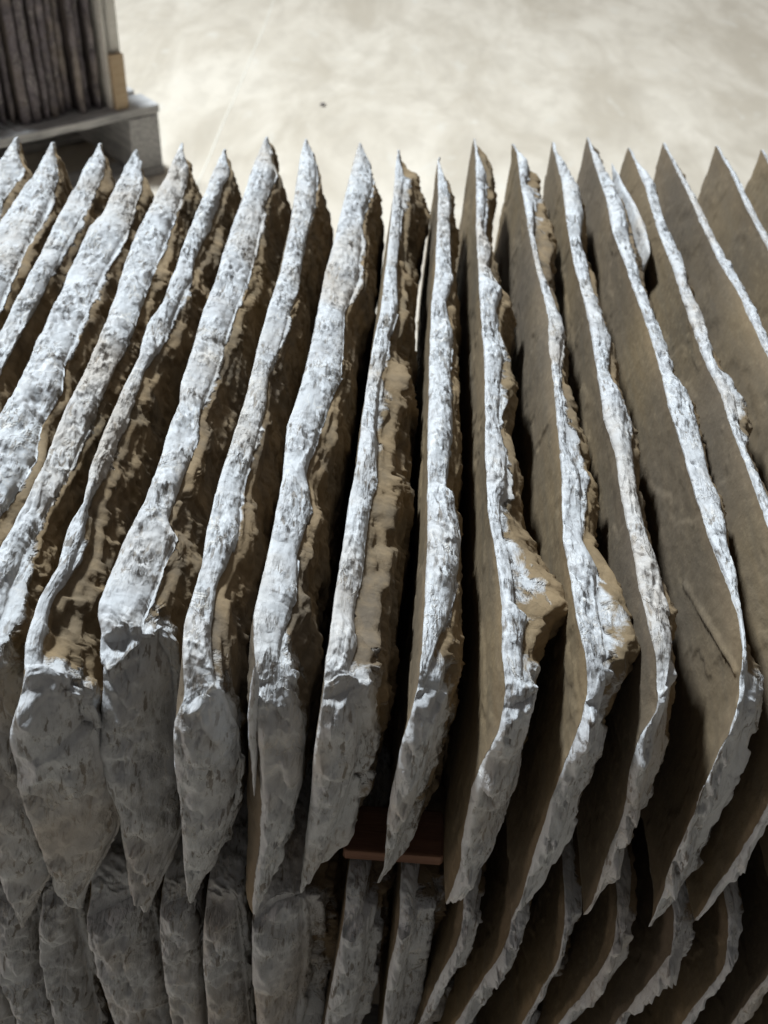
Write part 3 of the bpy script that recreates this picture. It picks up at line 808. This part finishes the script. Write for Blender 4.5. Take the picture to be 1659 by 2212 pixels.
SLATE = stone_material('dark_slate', clay=(0.12, 0.10, 0.108), clay2=(0.06, 0.052, 0.056),
                       stone=(0.24, 0.21, 0.225), stone2=(0.10, 0.088, 0.096), ochre=(0.12, 0.10, 0.10))
def dark_slate(x0, th, seed, hgt, dep, y0):
    # a riven slate on edge; local x = thickness along the pallet
    N, M = 26, 60
    yy = np.linspace(0, dep, N); zz = np.linspace(0, hgt, M)
    Yg, Zg = np.meshgrid(yy, zz, indexing='ij')
    fr = 0.006 * fbm(Zg * 22, seed, 0.5, seed, 4) * np.exp(-Yg / 0.03)
    Yg2 = Yg + fr
    wob = 0.0022 * fbm(seed * 1.7, Zg * 9, Yg * 9, seed, 3)
    tp = 1 - 0.35 * np.exp(-Yg / 0.008) * (0.6 + 0.8 * fbm(Zg * 40, seed, 2, seed + 4, 3))
    XLg = x0 - th / 2 * tp + wob; XRg = x0 + th / 2 * tp + wob
    V = np.concatenate([np.stack([XLg, Yg2, Zg], -1).reshape(-1, 3), np.stack([XRg, Yg2, Zg], -1).reshape(-1, 3)])
    V[:, 1] += y0
    iL = np.arange(N * M).reshape(N, M); iR = iL + N * M
    Q = [grid_quads(iL)[:, ::-1], grid_quads(iR)]
    for a, b2, fl in ((iL[:, 0], iR[:, 0], True), (iL[:, -1], iR[:, -1], False), (iL[0], iR[0], True), (iL[-1], iR[-1], False)):
        q = grid_quads(np.stack([a, b2], 1))
        Q.append(q[:, ::-1] if fl else q)
    e = np.concatenate([np.exp(-Yg.ravel() / 0.01)] * 2)
    ca, sa = math.cos(ang), math.sin(ang)
    W = V.copy()
    W[:, 0] = cen[0] + V[:, 0] * ca - V[:, 1] * sa
    W[:, 1] = cen[1] + V[:, 0] * sa + V[:, 1] * ca
    W[:, 2] += HP + 0.001
    base = (float(W[:, 0].mean()), float(W[:, 1].mean()), HP)
    return mesh_from('roof_slate', W, np.concatenate(Q), SLATE, False, {'edge': e}, None, base)

# right limit of the slates on the pallet's front
q = on_z(238, 245, HP)[:2] - cen
xr = float(q.dot(u))
rs = np.random.RandomState(5)
x = xr
SL_NAMES = ['slate at the right end of the dark pile, next to the upright panel',
            'second slate from the right in the dark pile behind',
            'third slate from the right in the dark pile behind',
            'fourth slate from the right in the dark pile behind',
            'fifth slate from the right in the dark pile behind',
            'sixth slate from the right in the dark pile behind',
            'seventh slate from the right in the dark pile behind',
            'eighth slate from the right in the dark pile behind',
            'ninth slate from the right in the dark pile behind',
            'tenth slate from the right in the dark pile behind',
            'eleventh slate from the right in the dark pile behind',
            'twelfth slate from the right in the dark pile behind',
            'thirteenth slate from the right in the dark pile behind',
            'fourteenth slate from the right end of the dark pile, cut by the frame']
for i in range(14):
    th = rs.uniform(0.010, 0.027)
    x -= th / 2
    o = dark_slate(x, th, 300 + i, 0.46 + rs.uniform(-0.01, 0.01), 0.5, -WP / 2 + 0.045 + rs.uniform(0, 0.035))
    x -= th / 2 + rs.uniform(0.004, 0.010)
    tag(o, 'purplish grey ' + SL_NAMES[i], 'slate', 'dark slates standing on the far pallet')

# upright board at the end of the dark slates
ub = empty('corner_board', (0, 0, 0))
xb = xr + 0.016
ub.location = (float(cen[0] + xb * math.cos(ang) - (-0.05) * math.sin(ang)), float(cen[1] + xb * math.sin(ang) + (-0.05) * math.cos(ang)), HP)
ub.rotation_euler = (0, 0, ang)
tag(ub, 'pale upright wooden end panel with a tan lower batten, right of the dark slates', 'end panel')
m = box_mesh('panel', (0.55, 0.018, 0.56), W_PALE, ub, (0.008, -0.02, 0.281), math.pi / 2, 0.003, 1, 0.0008)
m = box_mesh('post', (0.040, 0.03, 0.56), W_PALE, ub, (0.022, -0.28, 0.281), 0, 0.003, 2, 0.0)
m = box_mesh('lower_batten', (0.036, 0.014, 0.14), W_TAN, ub, (0.024, -0.303, 0.071), 0, 0.002, 4, 0.0)

# ---------------------------------------------------------------- floor
def floor_material():
    k = NT('worn_concrete')
    tc = k.n('ShaderNodeTexCoord').outputs['Object']
    m1 = k.mapping(tc, (1.3, 0.5, 1), (0, 0, 0.45))
    a = k.noise(m1, 2.8, 8, 0.62, 0.6)
    b = k.noise(k.mapping(tc, (1.3, 0.6, 1), (0, 0, 0.45)), 8.0, 6, 0.6, 0.4)
    c = k.noise(tc, 60.0, 4, 0.6)
    col = k.mix(k.ramp(a, [(0.36, G(0)), (0.62, G(1))]), (0.45, 0.39, 0.31), (0.61, 0.545, 0.455))
    col = k.mix(k.math('MULTIPLY', k.ramp(b, [(0.38, G(1)), (0.52, G(0))]), 0.30), col, (0.38, 0.33, 0.265))
    col = k.mix(k.math('MULTIPLY', k.ramp(b, [(0.60, G(0)), (0.72, G(1))]), 0.55), col, (0.62, 0.585, 0.52))
    col = k.mix(k.math('MULTIPLY', k.ramp(c, [(0.66, G(0)), (0.74, G(1))]), 0.3), col, (0.8, 0.77, 0.70))
    k.l(col, k.b.inputs['Base Color'])
    k.b.inputs['Roughness'].default_value = 0.6
    k.l(k.bump(b, 0.15, 0.004), k.b.inputs['Normal'])
    return k.m

n = 40
gx = np.linspace(-12, 12, n); gy = np.linspace(-6, 26, n)
GX, GY = np.meshgrid(gx, gy, indexing='ij')
fv = np.stack([GX, GY, 0 * GX], -1).reshape(-1, 3)
floor = mesh_from('floor', fv, grid_quads(np.arange(n * n).reshape(n, n)), floor_material(), False)
tag(floor, kind='structure')

# pale line across the floor
def strip(name, pts, w, mat, zoff):
    pts = np.array(pts)[:, :2]
    d = np.gradient(pts, axis=0); d /= np.linalg.norm(d, axis=1)[:, None]
    nn = np.stack([-d[:, 1], d[:, 0]], 1)
    P = []
    for off, z in ((-w / 2, 0.0005), (-w / 4, zoff), (w / 4, zoff), (w / 2, 0.0005)):
        P.append(np.concatenate([pts + nn * off, np.full((len(pts), 1), z)], 1))
    V = np.stack(P, 1).reshape(-1, 3)
    return mesh_from(name, V, grid_quads(np.arange(len(pts) * 4).reshape(len(pts), 4)), mat, True)
k = NT('pale_stripe')
k.b.inputs['Base Color'].default_value = (0.68, 0.64, 0.56, 1); k.b.inputs['Roughness'].default_value = 0.6
cp = [on_z(x_, y_, 0) for x_, y_ in [(600, -30), (590, 5), (570, 60), (548, 110), (528, 160), (505, 215), (485, 258), (468, 300), (450, 345), (425, 400), (400, 470)]]
cd = strip('stripe', cp, 0.0045, k.m, 0.002)
tag(cd, 'thin pale cord lying straight across the bare floor', 'stripe')

# pebble on the floor
pb = on_z(698, 229, 0)
uu = np.linspace(0, 2 * math.pi, 17); vv = np.linspace(0.02, math.pi - 0.02, 10)
U, Vv = np.meshgrid(uu, vv, indexing='ij')
rr = 0.007 * (1 + 0.35 * vnoise(np.cos(U) * 2, np.sin(U) * 2, np.cos(Vv) * 2, 9))
PV = np.stack([pb[0] + rr * 1.3 * np.cos(U) * np.sin(Vv), pb[1] + rr * np.sin(U) * np.sin(Vv), 0.006 + rr * 0.5 * np.cos(Vv)], -1).reshape(-1, 3)
o = mesh_from('stone_chip', PV, grid_quads(np.arange(17 * 10).reshape(17, 10)), SLATE, True, {'edge': np.full(170, 0.2)}, None, (float(pb[0]), float(pb[1]), 0.0))
tag(o, 'small dark stone chip lying alone on the pale floor', 'stone chip')
